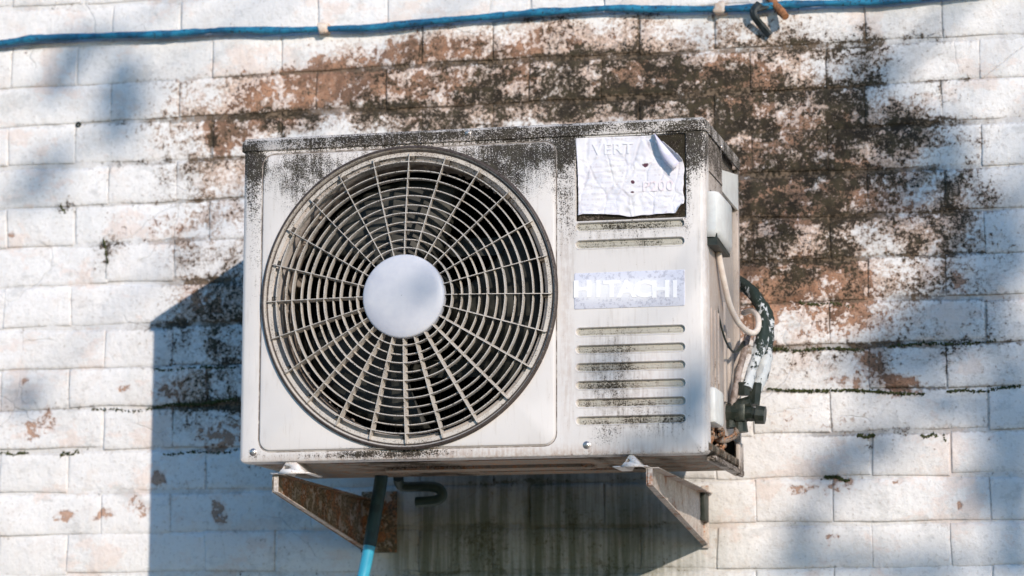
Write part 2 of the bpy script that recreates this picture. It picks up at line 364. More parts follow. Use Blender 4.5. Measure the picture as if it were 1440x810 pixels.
# ------------------------------------------------------------------ brick wall
wall = empty('brick_wall', (0, 0, -2.3), 'whitewashed brick wall with peeling paint, black mould and bare orange bricks', 'wall')
Z0, CH_ = .5484, .0725; PITCHX = .381
def brick_mesh(name, L, H, seed, nx, nz, depth=.10):
    me = bpy.data.meshes.new(name); b = bmesh.new(); hl, hh = L/2, H/2; R = .0085
    def ax(h, n):
        inner = h-R
        return [-h, -h+R*.3, -inner]+[-inner+2*inner*k/n for k in range(1, n)]+[inner, h-R*.3, h]
    xs, zs = ax(hl, nx), ax(hh, nz); vs = []; ev = []
    for i, x in enumerate(xs):
        col = []
        for j, z in enumerate(zs):
            d = min(hl-abs(x), hh-abs(z)); e = max(max(0, 1-(hh-abs(z))/R), .5*max(0, 1-(hl-abs(x))/R))
            q = Vector((x*9, seed*3.7, z*9)); q2 = q*4
            y = .0024*(e**1.9)+.0018*noise.noise(q)+.0013*noise.noise(q2)+.0008*noise.noise(q*9)
            wx = .0030*noise.noise(Vector((x*14, seed*5.1, z*14+9)))*(1 if d < R*.5 else .3)
            wz = .0030*noise.noise(Vector((x*11+5, seed*2.3, z*14)))*(1 if d < R*.5 else .3)
            v = b.verts.new((x+wx, y, z+wz)); col.append(v); ev.append(max(max(0, 1-(hh-abs(z))/(R*1.15)), .72*max(0, 1-(hl-abs(x))/(R*1.15))))
        vs.append(col)
    for i in range(len(xs)-1):
        for j in range(len(zs)-1): b.faces.new((vs[i][j], vs[i+1][j], vs[i+1][j+1], vs[i][j+1]))
    rim = [vs[i][0] for i in range(len(xs))]+[vs[-1][j] for j in range(1, len(zs))]+[vs[i][-1] for i in range(len(xs)-2, -1, -1)]+[vs[0][j] for j in range(len(zs)-2, 0, -1)]
    back = [b.verts.new((v.co.x, depth, v.co.z)) for v in rim]; n = len(rim)
    for k in range(n): b.faces.new((rim[k], rim[(k+1) % n], back[(k+1) % n], back[k]))
    b.faces.new(back)
    ev += [1.0]*n
    bmesh.ops.recalc_face_normals(b, faces=b.faces)
    b.to_mesh(me); b.free(); me.materials.append(MW); me.shade_smooth()
    a = me.attributes.new('edge', 'FLOAT', 'POINT'); a.data.foreach_set('value', ev)
    return me
SM = [brick_mesh('brick', .2522, .0686, i, 12, 3) for i in range(8)]
HM = [brick_mesh('brick', .1252, .0686, 20+i, 5, 3) for i in range(6)]
def course_z(x, k): return Z0-CH_*(k-.5)+.0022*math.sin(x*3.1+k*1.7)+.0014*math.sin(x*7.7+k*2.9)
def bricks_in(k, xa, xb):
    ph = at(348, 90, 0).x if k % 2 else at(348, 90, 0).x+PITCHX/2
    n0 = math.floor((xa-ph)/PITCHX)-1; out = []
    for n in range(n0, n0+int((xb-xa)/PITCHX)+4):
        hx = ph+n*PITCHX+rnd.uniform(-.0022, .0022)
        for cx, kind in ((hx, 'h'), (hx+PITCHX/2, 's')):
            if xa <= cx < xb: out.append((cx, kind))
    return out
IX0, IX1, K0, K1 = -1.32, 1.10, -2, 16
for k in range(K0, K1+1):
    for cx, kind in bricks_in(k, IX0, IX1):
        o = bpy.data.objects.new('brick', rnd.choice(HM if kind == 'h' else SM)); C.objects.link(o)
        o.location = (cx, rnd.uniform(-.0007, .0009), course_z(cx, k)+rnd.uniform(-.0008, .0008))
        o.rotation_euler = (rnd.uniform(-.008, .008), rnd.uniform(-.006, .006)+math.atan(.0022*3.1*math.cos(cx*3.1+k*1.7))*-1, rnd.uniform(-.004, .004))
        if rnd.random() < .5: o.scale = (-1, 1, 1) if False else (1, 1, 1)
        o.parent = wall; o.matrix_parent_inverse = wall.matrix_world.inverted()
# the wall beyond, the bricks joined
bm = mk(); evl = None
LS = brick_mesh('outer_brick', .2455, .0665, 91, 2, 1); LH = brick_mesh('outer_brick', .1195, .0665, 92, 1, 1)
for k in range(-30, 40):
    zc = Z0-CH_*(k-.5)
    if zc < -2.28 or zc > 2.6: continue
    for cx, kind in bricks_in(k, -4.2, 4.2):
        if K0 <= k <= K1 and IX0 <= cx < IX1: continue
        s = len(bm.verts); bm.from_mesh(LH if kind == 'h' else LS); bm.verts.ensure_lookup_table()
        dz = course_z(cx, k); dy = rnd.uniform(-.001, .0015)
        for v in bm.verts[s:]: v.co += Vector((cx, dy, dz))
o = link_mesh('brickwork', bm, MW, wall); o.data.shade_smooth(); tag(o, kind='stuff')
# mortar
bm = mk(); nx, nz = 240, 130
def fz(i, n, a, b): return a+(b-a)*i/n
G = [[bm.verts.new((x, 0.0030+.0014*noise.noise(Vector((x*16, 0, z*30)))+.0005*noise.noise(Vector((x*90, 3, z*90))), z)) for z in [fz(j, nz, -.75, .85) for j in range(nz+1)]] for x in [fz(i, nx, -1.45, 1.25) for i in range(nx+1)]]
for i in range(nx):
    for j in range(nz): bm.faces.new((G[i][j], G[i+1][j], G[i+1][j+1], G[i][j+1]))
o = link_mesh('mortar', bm, MM, wall); o.data.shade_smooth()
bm = mk(); box(bm, -4.3, 4.3, .0088, .105, -2.3, 2.7); link_mesh('mortar', bm, MM, wall)

# moss tufts in the joints
def moss(px0, py0, px1, py1, n, seed):
    r = random.Random(seed)
    for i in range(int(n*2.4)):
        t = r.random(); p = at(px0+(px1-px0)*t, py0+(py1-py0)*t+r.gauss(0, 1.0)+1.5*math.sin(t*9+seed), 0)
        s = r.uniform(.0008, .0022); q = r.random()*6
        M_ = Matrix.Translation(p+Vector((0, r.uniform(-.001, .002), 0)))@Matrix.Rotation(q, 4, 'Y')@Matrix.Diagonal((s*r.uniform(.8, 2), s*.7, s*.7, 1))
        bmesh.ops.create_icosphere(bm, subdivisions=1, radius=1, matrix=M_)
bm = mk()
for a in ((215, 573, 333, 562, 130), (215, 520, 333, 516, 60), (230, 638, 333, 635, 45), (0, 638, 40, 638, 24), (85, 640, 110, 636, 18), (1160, 669, 1195, 676, 60), (1205, 614, 1230, 613, 50),
          (1295, 614, 1320, 612, 30), (1327, 612, 1330, 622, 16), (1080, 547, 1300, 553, 190), (1330, 552, 1440, 544, 60), (1085, 491, 1215, 491, 70), (1250, 486, 1400, 481, 60),
          (145, 334, 152, 372, 40), (85, 290, 92, 300, 20), (130, 576, 215, 578, 26), (1120, 425, 1200, 430, 30)): moss(*a, seed=int(a[0]+a[1]))
MOSS = simple('moss', (.028, .034, .010), (.08, .088, .03), 160, .95)
o = link_mesh('wall_moss', bm, MOSS); tag(o, 'dark green moss growing along the mortar joints of the white wall', 'moss', None, 'stuff')

# ================================================================== THE OUTDOOR UNIT
X0, X1, ZB, ZT, YF, YB = -.3637, .3637, -.253, .253, -.5007, -.1872
ac = empty('outdoor_unit', (0, -.345, ZB), 'weathered cream air conditioner outdoor unit with round fan grille and torn white sticker', 'air conditioner')
FX, FZ, HR = -.0946, -.0052, .2250
bm = mk()
outer = rrect(X0+.008, X1-.008, ZB+.004, ZT-.004, .004)
pan = (-.333, .137, -.2385, .2280, .020)
def rr(b, i): return rrect(b[0]+i, b[1]-i, b[2]+i, b[3]-i, max(b[4]-i, .0008))
rec = (.1645, .3350, .1005, .2300, .003)
npl = (.1635, .3320, -.0325, .0220, .002)
slots = []
for zc in (.0925, .0655, -.0672, -.0940, -.1208, -.1478, -.1746, -.2010):
    slots.append((.1640, .3330, zc-.0078, zc+.0078, .0077))
holes = [rr(pan, 0)]+[rr(rec, 0)]+[rr(s, 0) for s in slots]
plate(bm, outer, holes, YF)
strips(bm, [(outer, YF), (rrect(X0+.003, X1-.003, ZB+.0012, ZT-.0012, .006), YF+.0022), (rrect(X0, X1, ZB, ZT, .008), YF+.008), (rrect(X0, X1, ZB, ZT, .008), YF+.030)])
# raised surround of the fan: a groove, then the step
strips(bm, [(rr(pan, 0), YF), (rr(pan, .0010), YF+.0022), (rr(pan, .0022), YF+.0016), (rr(pan, .0040), YF-.0022), (rr(pan, .0062), YF-.0030)])
inn = rr(pan, .0062)
cir = circ(FX, FZ, HR-.0062, 96)
plate(bm, inn, [cir], YF-.003)
strips(bm, [(rr(rec, 0), YF), (rr(rec, .0008), YF+.0030), (rr(rec, .0015), YF+.0036)])
for s in slots: strips(bm, [(rr(s, 0), YF), (rr(s, .0004), YF-.0007), (rr(s, .0014), YF-.0003), (rr(s, .0022), YF+.0036), (rr(s, .0026), YF+.0048)])
link_mesh('front_panel', bm, PAINT, ac, 40, True)
GROOVE = simple('groove_dark', (.16, .13, .11), (.45, .41, .37), 70, .8, lo=.42, hi=.62)
bm = mk(); strips(bm, [(rr(pan, .0002), YF+.0004), (rr(pan, .0018), YF+.0006)]); link_mesh('panel_groove', bm, GROOVE, ac)  # darker strip laid along the panel outline
for s in slots:
    bm = mk(); plate(bm, rr(s, .0022), [], YF+.0048); strips(bm, [(rr((s[0]+.006, s[1]-.006, s[2]+.0045, s[3]-.0045, .003), 0), YF+.0046), (rr((s[0]+.006, s[1]-.006, s[2]+.0045, s[3]-.0045, .003), .001), YF+.0038)])
    plate(bm, rr((s[0]+.006, s[1]-.006, s[2]+.0045, s[3]-.0045, .003), .001), [], YF+.0038)
    link_mesh('vent_slot', bm, SLOT, ac, 40)
bm = mk(); plate(bm, rr(rec, .0012), [], YF+.0036); link_mesh('label_recess', bm, BEZEL, ac)

# torn paper sticker
def bl(p, q, r, s, u, v): return (p*(1-u)+q*u)*(1-v)+(s*(1-u)+r*u)*v
NU, NV = 72, 54; bm = mk(); Yp = YF+.001
TL, TR_, BR, BL = at(809, 194, Yp), at(962, 189, Yp), at(961, 302, Yp), at(813, 303, Yp)
gv = {}
for i in range(NU+1):
    for j in range(NV+1):
        u, v = i/NU, j/NV; p = bl(TL, TR_, BR, BL, u, v)
        cut = (u-.735)/.265+(.31-v)/.31-1.0        # >0 beyond the torn corner
        if cut > .02: continue
        left = max(0, 1-u/.06); bot = max(0, (v-.93)/.07)
        inr = min(1, min(abs(u-.35), 1)*0+max(0, (abs(v-.09)-.09)*12) if u < .62 else 1)*min(1, max(0, (abs(v-.60)-.10)*12)) if .55 < u else min(1, max(0, (abs(v-.09)-.09)*12))
        wr = (.0009*noise.noise(Vector((u*7, v*6, 2)))+.0022*abs(noise.noise(Vector((u*11+v*9, v*12-u*5, 5))))-.0005)*inr
        y = Yp+.0005-wr*1.3-.0030*left**2*math.sin(v*PI)-.0030*bot**2-.012*max(0, (u-.90)/.10)**2*max(0, (v-.84)/.16)**2
        cc = max(0, cut+.22)/.24; y -= .010*cc*cc+.0012*abs(noise.noise(Vector((u*5-v*4, u*3, 8))))*inr
        z = p.z+.0020*math.sin(u*9)*bot+.0022*noise.noise(Vector((u*9, 0, 3)))*bot
        if u > .93 and v > .86: z += .008*(u-.93)/.07*(v-.86)/.14*2
        x = p.x+.0030*noise.noise(Vector((v*8, 4, 1)))*(u**6)+.004*left*math.sin(v*PI)*.6
        gv[i, j] = bm.verts.new((x, y, z))
for i in range(NU):
    for j in range(NV):
        k = [(i, j), (i+1, j), (i+1, j+1), (i, j+1)]; q = [gv[a] for a in k if a in gv]
        if len(q) >= 3: bm.faces.new(q)
mp = NT('sun_bleached_paper'); n = mp.noise(120, 5, .6); nn = mp.noise(26, 4, .6)
colp = mp.mix(mp.step(nn, .4, .65), (.72, .72, .78), (.80, .79, .80))
sz = mp.n.new('ShaderNodeSeparateXYZ'); mp.put(sz.inputs[0], mp.pos)
row = mp.step(mp.math('SINE', mp.mul(sz.outputs['Z'], 760)), .35, .7); wordn = mp.noise(1, 3, .7, vec=mp.vec((330, 1, 40)))
rows_on = mp.step(mp.noise(1, 1, .5, vec=mp.vec((14, 1, 40), (5, 0, 2))), .47, .53)
colp = mp.mix(mp.mul(mp.mul(row, mp.step(wordn, .48, .54)), mp.mul(rows_on, .34)), colp, (.50, .46, .52)); colp = mp.mix(mp.mul(mp.step(n, .6, .68), .5), colp, (.52, .46, .50))
SP = mp.blobs([(890, 256, 6, 5, 1.3), (889, 270, 5, 3, 1.3), (907, 232, 8, 6, 1.3), (845, 297, 40, 6, .8), (900, 299, 40, 5, .8), (836, 285, 10, 5, .8), (822, 238, 5, 10, .7), (815, 225, 3, 30, .6), (832, 262, 12, 4, .7)], Yp)
colp = mp.mix(mp.step(mp.add(mp.mul(n, .6), mp.mul(SP, .36)), .62, .70), colp, (.10, .04, .06))
rv = mp.n.new('ShaderNodeTexVoronoi'); rv.feature = 'DISTANCE_TO_EDGE'; rv.inputs['Scale'].default_value = 38; mp.put(rv.inputs['Vector'], mp.vec((1, 1, .7)))
cr = mp.step(rv.outputs['Distance'], 0, .10, 1, 0)
colp = mp.mix(mp.mul(mp.mul(cr, mp.step(mp.noise(30, 2), .5, .6)), .3), colp, (.35, .32, .34))
mp.bump(mp.add(mp.mul(nn, .7), mp.mul(cr, -.35)), .0022, .7); mp.done(colp, .7, 0, .2)
stk = link_mesh('sticker', bm, mp.m, ac); stk.data.shade_smooth(); stk['label'] = 'torn sun-bleached white sticker with curled corner'
sd = stk.modifiers.new('thickness', 'SOLIDIFY'); sd.thickness = .0003
# the curled-over corner
bm = mk(); A, B = at(923, 190, Yp), at(958, 231, Yp); n = 10; rows = []
for i in range(n+1):
    t = i/n; p = A.lerp(B, t); wdt = .0165*math.sin(min(1, t*1.15)*PI*.62)+.001; row = []
    for j in range(7):
        s = j/6; ang = s*PI*1.05
        d = Vector((-.62, 0, -.75)); row.append(bm.verts.new(p+d*wdt*(s-.12*math.sin(ang*2))+Vector((0, -.0095-.0070*math.sin(ang)-.002*t, 0))))
    rows.append(row)
for a, b in zip(rows, rows[1:]):
    for j in range(6): bm.faces.new((a[j], a[j+1], b[j+1], b[j]))
PB = simple('paper_back', (.62, .60, .74), (.76, .75, .83), 60, .7)
o = link_mesh('sticker_curl', bm, PB, stk); o.data.shade_smooth(); sd = o.modifiers.new('thickness', 'SOLIDIFY'); sd.thickness = .0003

def text_mesh(txt, size, bold=0.0, extrude=.0003, sx=1.0, spacing=1.0):
    cu = bpy.data.curves.new('t', 'FONT'); cu.body = txt; cu.size = size; cu.offset = bold; cu.extrude = extrude
    cu.align_x = 'CENTER'; cu.align_y = 'CENTER'; cu.space_character = spacing; cu.resolution_u = 3
    ob = bpy.data.objects.new('t', cu); C.objects.link(ob); bpy.context.view_layer.update()
    me = bpy.data.meshes.new_from_object(ob.evaluated_get(bpy.context.evaluated_depsgraph_get()))
    bpy.data.objects.remove(ob); me.transform(Matrix.Rotation(PI/2, 4, 'X')@Matrix.Scale(sx, 4, (1, 0, 0))); return me
def put_text(name, txt, px, py, Y, size, mat, parent, bold=0, sx=1.0, spacing=1.0, rot=0.0):
    me = text_mesh(txt, size, bold, .0002 if name == 'letter' else .00003, sx, spacing); me.materials.clear(); me.materials.append(mat)
    o = bpy.data.objects.new(name, me); C.objects.link(o); p = at(px, py, Y)
    M_ = Matrix.Translation(p)@Matrix.Rotation(rot, 4, 'Y'); o.parent = parent; o.matrix_parent_inverse = parent.matrix_world.inverted(); o.matrix_basis = M_; return o
INKR = simple('faded_red_ink', (.74, .64, .68), (.82, .79, .83), 150, .7); INKG = simple('faded_grey_ink', (.76, .77, .80), (.82, .82, .86), 150, .7)
put_text('lettering', 'P200', 925, 262, Yp-.0012, .022, INKR, stk, .0003, 1.05, 1.05)
put_text('lettering', 'VERT', 862, 210, Yp-.0012, .024, INKG, stk, .0003, 1.1, 1.05)

# name plate
bm = mk(); plate(bm, rr(npl, .001), [], YF-.0012)
strips(bm, [(rr(npl, 0), YF+.0002), (rr(npl, 0), YF-.0008), (rr(npl, .001), YF-.0012)])
m = NT('name_plate_blue_white'); n = m.noise(240, 4, .65); n2 = m.noise(30, 3, .5)
FR = m.blobs([(870, 407, 62, 20, 1), (915, 407, 40, 18, .7), (832, 410, 30, 20, .7)], YF)
col = m.mix(FR, (.62, .635, .715), (.77, .775, .80)); col = m.mix(m.mul(m.step(n, .52, .6), m.sub(1.0, m.mul(FR, .8))), col, (.46, .47, .54)); m.done(col, .4)
np_ = link_mesh('name_plate', bm, m.m, ac, 40, True)
WL = simple('white_lettering', (.88, .88, .89), (.84, .84, .86), 90, .4)
wd = .0212
for i, ch in enumerate('HITACHI'):
    xs = [819, 841, 860, 881, 904, 929, 949][i]
    put_text('letter', ch, xs, 407.5, YF-.0016, .0345, WL, np_, .0013, 1.18 if ch != 'I' else 1.0)
# screws
def screw(x, y, z, n='y', r=.0048):
    bm = mk()
    prof = [(.0001, -.0030), (r*.55, -.0028), (r*.9, -.0018), (r, -.0004), (r*1.25, .0)]
    revolve(bm, prof, 0, 0, 16); box(bm, -r*.55, r*.55, -.0034, -.0022, -.0006, .0006); box(bm, -.0006, .0006, -.0035, -.0021, -r*.55, r*.55)
    M_ = Matrix.Translation((x, y, z))@(Matrix.Rotation(PI/2, 4, 'Z') if n == 'x' else Matrix())
    bm.transform(M_); link_mesh('screw', bm, STEEL, ac, 40)
for px, py in ((356, 636), (825, 626)):
    p = at(px, py, YF); screw(p.x, YF, p.z)
p = at(658, 187, YF-.004); screw(p.x, YF-.004, p.z, r=.0035)
p = at(1011.5, 196, YF+.12); screw(X1+.0032, YF+.13, .232, 'x', .0042)

# top cover with its folded lip
bm = mk(); zc = .2325; e = .0035
prof = [((ZT+.0008), YB+.004), (ZT+.0008, YF+.006), (ZT-.0012, YF-.0005), (ZT-.0045, YF-e), (zc+.001, YF-e), (zc, YF-e+.001), (zc+.0005, YF+.004)]
R = []
for x in (X0-.0020, X0+.004, X1-.004, X1+.0020): R.append([bm.verts.new((x, y-(0 if abs(x) < .362 else -.003), z-(0 if abs(x) < .362 else .0045) if z > .24 else z)) for z, y in prof])
for a, b in zip(R, R[1:]):
    for j in range(len(prof)-1): bm.faces.new((a[j], a[j+1], b[j+1], b[j]))
for sx_, xx in ((-1, X0), (1, X1)):
    x = xx+sx_*.0022; q = [(YF, ZT-.004), (YB, ZT-.004), (YB, ZT-.022), (YF+.155, ZT-.022), (YF+.150, ZT-.021), (YF, zc)]
    a = [bm.verts.new((x, y, z)) for y, z in q]; b = [bm.verts.new((x-sx_*.003, y, z)) for y, z in q]
    bm.faces.new(a); bm.faces.new(b[::-1])
    for k in range(len(q)): bm.faces.new((a[k], a[(k+1) % len(q)], b[(k+1) % len(q)], b[k]))
link_mesh('top_cover', bm, COVER, ac, 40, True)

# body sides, back, base
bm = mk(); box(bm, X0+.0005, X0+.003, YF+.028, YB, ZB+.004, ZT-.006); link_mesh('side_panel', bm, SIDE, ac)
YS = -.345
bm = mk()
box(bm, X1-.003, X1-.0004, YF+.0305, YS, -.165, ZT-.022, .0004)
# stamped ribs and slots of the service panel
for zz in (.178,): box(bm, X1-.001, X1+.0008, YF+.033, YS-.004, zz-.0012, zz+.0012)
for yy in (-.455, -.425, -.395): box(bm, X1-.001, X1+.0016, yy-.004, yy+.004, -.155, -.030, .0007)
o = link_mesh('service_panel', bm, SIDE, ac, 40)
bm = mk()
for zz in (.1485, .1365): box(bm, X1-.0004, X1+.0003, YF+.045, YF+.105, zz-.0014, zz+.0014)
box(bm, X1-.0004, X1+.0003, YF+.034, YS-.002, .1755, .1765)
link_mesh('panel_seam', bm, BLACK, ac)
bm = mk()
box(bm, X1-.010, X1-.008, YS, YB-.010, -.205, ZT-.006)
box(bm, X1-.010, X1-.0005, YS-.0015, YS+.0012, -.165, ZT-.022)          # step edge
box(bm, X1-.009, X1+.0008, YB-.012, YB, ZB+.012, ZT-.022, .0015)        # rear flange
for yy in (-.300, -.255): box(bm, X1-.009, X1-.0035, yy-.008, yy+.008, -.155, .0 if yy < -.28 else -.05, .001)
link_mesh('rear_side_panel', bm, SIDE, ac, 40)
# sloping grip cover under the top edge
bm = mk(); a = [(X1-.008, YS+.004, .205), (X1-.008, YS+.004, .178), (X1+.0008, YB-.010, .164), (X1+.0008, YB-.010, .222)]
v = [bm.verts.new(p) for p in a]; w2 = [bm.verts.new((p[0]-.004, p[1]+.001, p[2])) for p in a]
bm.faces.new(v); bm.faces.new(w2[::-1])
for k in range(4): bm.faces.new((v[k], v[(k+1) % 4], w2[(k+1) % 4], w2[k]))
link_mesh('grip_cover', bm, WHITEP, ac)
# terminal cover
bm = mk(); ya, yb = YF+.010, YF+.135; xo = X1+.020
q = [(X1-.001, ya), (xo-.006, ya+.001), (xo, ya+.010), (xo, yb-.014), (xo-.009, yb), (X1-.001, yb)]
R = []
for z, ins in ((.142, .004), (.1385, .0012), (.133, 0), (.084, 0), (.072, .0)):
    R.append([bm.verts.new((x-(ins if x > X1 else 0)-(.004 if z < .075 and x > X1 else 0), y+(ins if y < -.43 else -ins), z-(.008 if z < .088 and y > -.40 else 0))) for x, y in q])
for a, b in zip(R, R[1:]):
    for j in range(len(q)-1): bm.faces.new((a[j], a[j+1], b[j+1], b[j]))
bm.faces.new(R[0])
tc = link_mesh('terminal_cover', bm, WHITEP, ac, 35)
sd = tc.modifiers.new('thickness', 'SOLIDIFY'); sd.thickness = .0018; sd.offset = -1
bm = mk(); box(bm, X1-.001, X1+.015, ya+.004, yb-.004, .060, .078); link_mesh('cable_gland', bm, BLK, ac)
# valve bay low on the right side
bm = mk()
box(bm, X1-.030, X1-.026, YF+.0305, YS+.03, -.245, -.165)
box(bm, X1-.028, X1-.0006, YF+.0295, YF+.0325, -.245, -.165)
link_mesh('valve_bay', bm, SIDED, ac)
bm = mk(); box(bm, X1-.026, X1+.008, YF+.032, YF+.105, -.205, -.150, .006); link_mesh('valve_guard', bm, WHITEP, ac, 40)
bm = mk(); r = random.Random(4)
for i in range(16):
    p = Vector((X1-.018+r.uniform(0, .014), r.uniform(YF+.05, YS+.05), -.242+r.uniform(0, .030)))
    q = p+Vector((r.uniform(-.006, .006), r.uniform(-.03, .03), r.uniform(-.01, .014))); tube(bm, [p, (p+q)/2+Vector((.004, 0, .004)), q], r.uniform(.0018, .004), 7, 3)
link_mesh('corroded_scale', bm, SIDED, ac, 60)
# back and inside
bm = mk(); box(bm, X0+.003, X1-.010, YB-.004, YB, ZB+.004, ZT+.0004); box(bm, .1495, .1525, YF+.012, YB-.006, ZB+.008, ZT-.006)
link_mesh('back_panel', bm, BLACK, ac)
bm = mk()
for k in range(60):
    x = X0+.012+k*.0082; box(bm, x, x+.0016, YB-.030, YB-.006, ZB+.02, ZT-.02)
link_mesh('condenser_coil', bm, COIL, ac)
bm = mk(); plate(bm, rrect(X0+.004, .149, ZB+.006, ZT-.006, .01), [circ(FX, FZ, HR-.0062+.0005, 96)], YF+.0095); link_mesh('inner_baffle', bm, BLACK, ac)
# base pan
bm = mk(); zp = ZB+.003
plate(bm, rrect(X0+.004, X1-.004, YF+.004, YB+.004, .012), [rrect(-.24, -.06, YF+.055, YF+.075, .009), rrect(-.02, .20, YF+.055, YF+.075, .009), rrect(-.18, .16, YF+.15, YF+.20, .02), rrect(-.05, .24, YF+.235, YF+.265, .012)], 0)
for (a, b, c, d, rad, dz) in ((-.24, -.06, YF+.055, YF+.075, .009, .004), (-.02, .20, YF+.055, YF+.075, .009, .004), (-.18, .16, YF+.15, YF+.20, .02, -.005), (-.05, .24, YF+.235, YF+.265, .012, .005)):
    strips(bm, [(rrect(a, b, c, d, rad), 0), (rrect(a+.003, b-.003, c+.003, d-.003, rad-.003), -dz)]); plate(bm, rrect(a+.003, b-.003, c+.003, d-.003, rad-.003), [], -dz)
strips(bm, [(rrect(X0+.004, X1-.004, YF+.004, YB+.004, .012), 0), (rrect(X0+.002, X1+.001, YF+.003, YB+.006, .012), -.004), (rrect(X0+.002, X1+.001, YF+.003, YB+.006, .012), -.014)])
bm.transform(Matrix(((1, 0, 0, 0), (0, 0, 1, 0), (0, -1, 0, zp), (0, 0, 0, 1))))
for v in bm.verts: pass
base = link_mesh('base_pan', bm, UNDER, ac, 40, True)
# lip of the pan that sticks out at the rear right
bm = mk(); box(bm, X1-.012, X1+.004, YF+.06, YB+.006, ZB-.006, ZB+.002, .002); box(bm, X1-.004, X1+.003, YB-.03, YB+.006, ZB-.008, ZB+.045, .002)
link_mesh('pan_lip', bm, SIDE, ac, 40)

# mounting feet (stamped channels that stand on the brackets)
def foot(x, wdt, name='mounting_foot'):
    bm = mk(); zt, zb = ZB-.001, -.2705
    prof = [(x-wdt/2, zb), (x-wdt/2+.016, zb), (x-wdt/2+.026, zt), (x+wdt/2-.022, zt), (x+wdt/2-.008, zb), (x+wdt/2, zb)]
    rows = [[bm.verts.new((px_, y, z)) for px_, z in prof] for y in (YF+.006, YF+.012, YF+.075)]
    for a, b in zip(rows, rows[1:]):
        for j in range(len(prof)-1): bm.faces.new((a[j], a[j+1], b[j+1], b[j]))
    # turned-down front face with a slotted hole
    fo = [(prof[1][0]-.004, zb), (prof[2][0], zt), (prof[3][0], zt), (prof[4][0]+.004, zb)]
    plate(bm, fo[::-1], [rrect(x-.016, x+.000, -.2635, -.2585, .0024)], YF+.005)
    o = link_mesh(name, bm, GALV, ac, 40); s = o.modifiers.new('t', 'SOLIDIFY'); s.thickness = .0018
foot(-.283, .062); foot(.246, .052)

# ------------------------------------------------------------------ fan opening, grille, fan
bm = mk()
revolve(bm, [(HR-.0066, YF-.003), (HR+.0090, YF-.0031), (HR+.0092, YF-.0062), (HR+.0078, YF-.0090), (HR+.0055, YF-.0098), (HR+.0038, YF-.0085), (HR+.0024, YF-.0040), (HR+.0018, YF+.0030)], FX, FZ, 120)
link_mesh('fan_rim', bm, GRL, ac, 50)
bm = mk()
revolve(bm, [(HR+.0022, YF+.0012),
             (HR+.0004, YF+.0006), (HR-.0012, YF+.0016), (HR-.0125, YF+.0062), (HR-.0140, YF+.0090), (HR-.0150, YF+.024)], FX, FZ, 120)
link_mesh('bell_mouth', bm, ac_paint('bell_enamel', (.54, .50, .47), .45, .8), ac, 50)
bm = mk(); revolve(bm, [(HR-.0149, YF+.024), (HR-.0175, YF+.055), (HR-.014, YF+.085)], FX, FZ, 96)
r = random.Random(3)
for i in range(90):
    a = r.uniform(0, 2*PI); y = YF+r.uniform(.03, .07); rr_ = HR-.0165
    bmesh.ops.create_icosphere(bm, subdivisions=1, radius=r.uniform(.002, .005), matrix=Matrix.Translation((FX+rr_*math.cos(a), y, FZ+rr_*math.sin(a))))
link_mesh('fan_shroud', bm, SHROUD, ac, 60)
GRF = YF-.0075
def dome(r): return .0235*(1-min(1, r/.2245)**2)
bm = mk(); revolve(bm, [(.2248, GRF+.0040), (.2256, GRF+.0030), (.2266, GRF+.0040), (.2266, GRF+.0075), (.2248, GRF+.0075)], FX, FZ, 120, True)
grille = link_mesh('fan_grille', bm, GRL, ac, 50)
ringr = [.0748+.01342*k for k in range(11)]
for k, r_ in enumerate(ringr):
    fr = (GRF if k % 2 == 0 else GRF+.0060)-dome(r_); t = .00095; d = .0115 if k % 2 == 0 else .0080; cz_ = FZ-.0030*(1-(r_/.2245)**2)
    bm = mk(); revolve(bm, [(r_-t*.55, fr), (r_+t*.55, fr), (r_+t, fr+.0012), (r_+t, fr+d), (r_-t, fr+d), (r_-t, fr+.0012)], FX, cz_, 120, True)
    link_mesh('grille_ring', bm, GRL, grille, 50)
def spoke_mesh():
    # along +x from the hub to the rim; the fin leans sideways as it goes back
    bm = mk(); t = .00050; st = [.060, .08, .10, .12, .14, .16, .18, .195, .208, .216, .2245]
    rows = []
    for r_ in st:
        dep = .0150 if r_ < .21 else (.010 if r_ < .22 else .005); lean = -.0020*dep/.0150
        f = GRF-.0006-dome(r_)
        rows.append([bm.verts.new((r_, f, -t)), bm.verts.new((r_, f, t)), bm.verts.new((r_, f+dep, t-lean)), bm.verts.new((r_, f+dep, -t-lean))])
    for a, b in zip(rows, rows[1:]):
        for j in range(4): bm.faces.new((a[j], a[(j+1) % 4], b[(j+1) % 4], b[j]))
    bm.faces.new(rows[0]); bm.faces.new(rows[-1][::-1])
    bmesh.ops.recalc_face_normals(bm, faces=bm.faces)
    me = bpy.data.meshes.new('grille_spoke'); bm.to_mesh(me); bm.free(); me.materials.append(GRL); return me
CLIP = simple('clip_grime', (.035, .03, .022), (.12, .10, .08), 200, .7)
bm = mk(); box(bm, .2105, .2235, YF-.0030, YF+.0050, -.0034, .0034, .0012); bm_me = bpy.data.meshes.new('grille_clip'); bm.to_mesh(bm_me); bm.free(); bm_me.materials.append(CLIP)
for k in range(24):
    o = bpy.data.objects.new('grille_clip', bm_me); C.objects.link(o); o.parent = grille; o.matrix_parent_inverse = grille.matrix_world.inverted()
    o.matrix_basis = Matrix.Translation((FX, 0, FZ))@Matrix.Rotation(-math.radians(90-.3-15*k-.9), 4, 'Y')
sp = spoke_mesh()
for k in range(24):
    o = bpy.data.objects.new('grille_spoke', sp); C.objects.link(o); o.parent = grille; o.matrix_parent_inverse = grille.matrix_world.inverted()
    o.matrix_basis = Matrix.Translation((FX, 0, FZ-.0020))@Matrix.Rotation(-math.radians(90-.3-15*k), 4, 'Y')
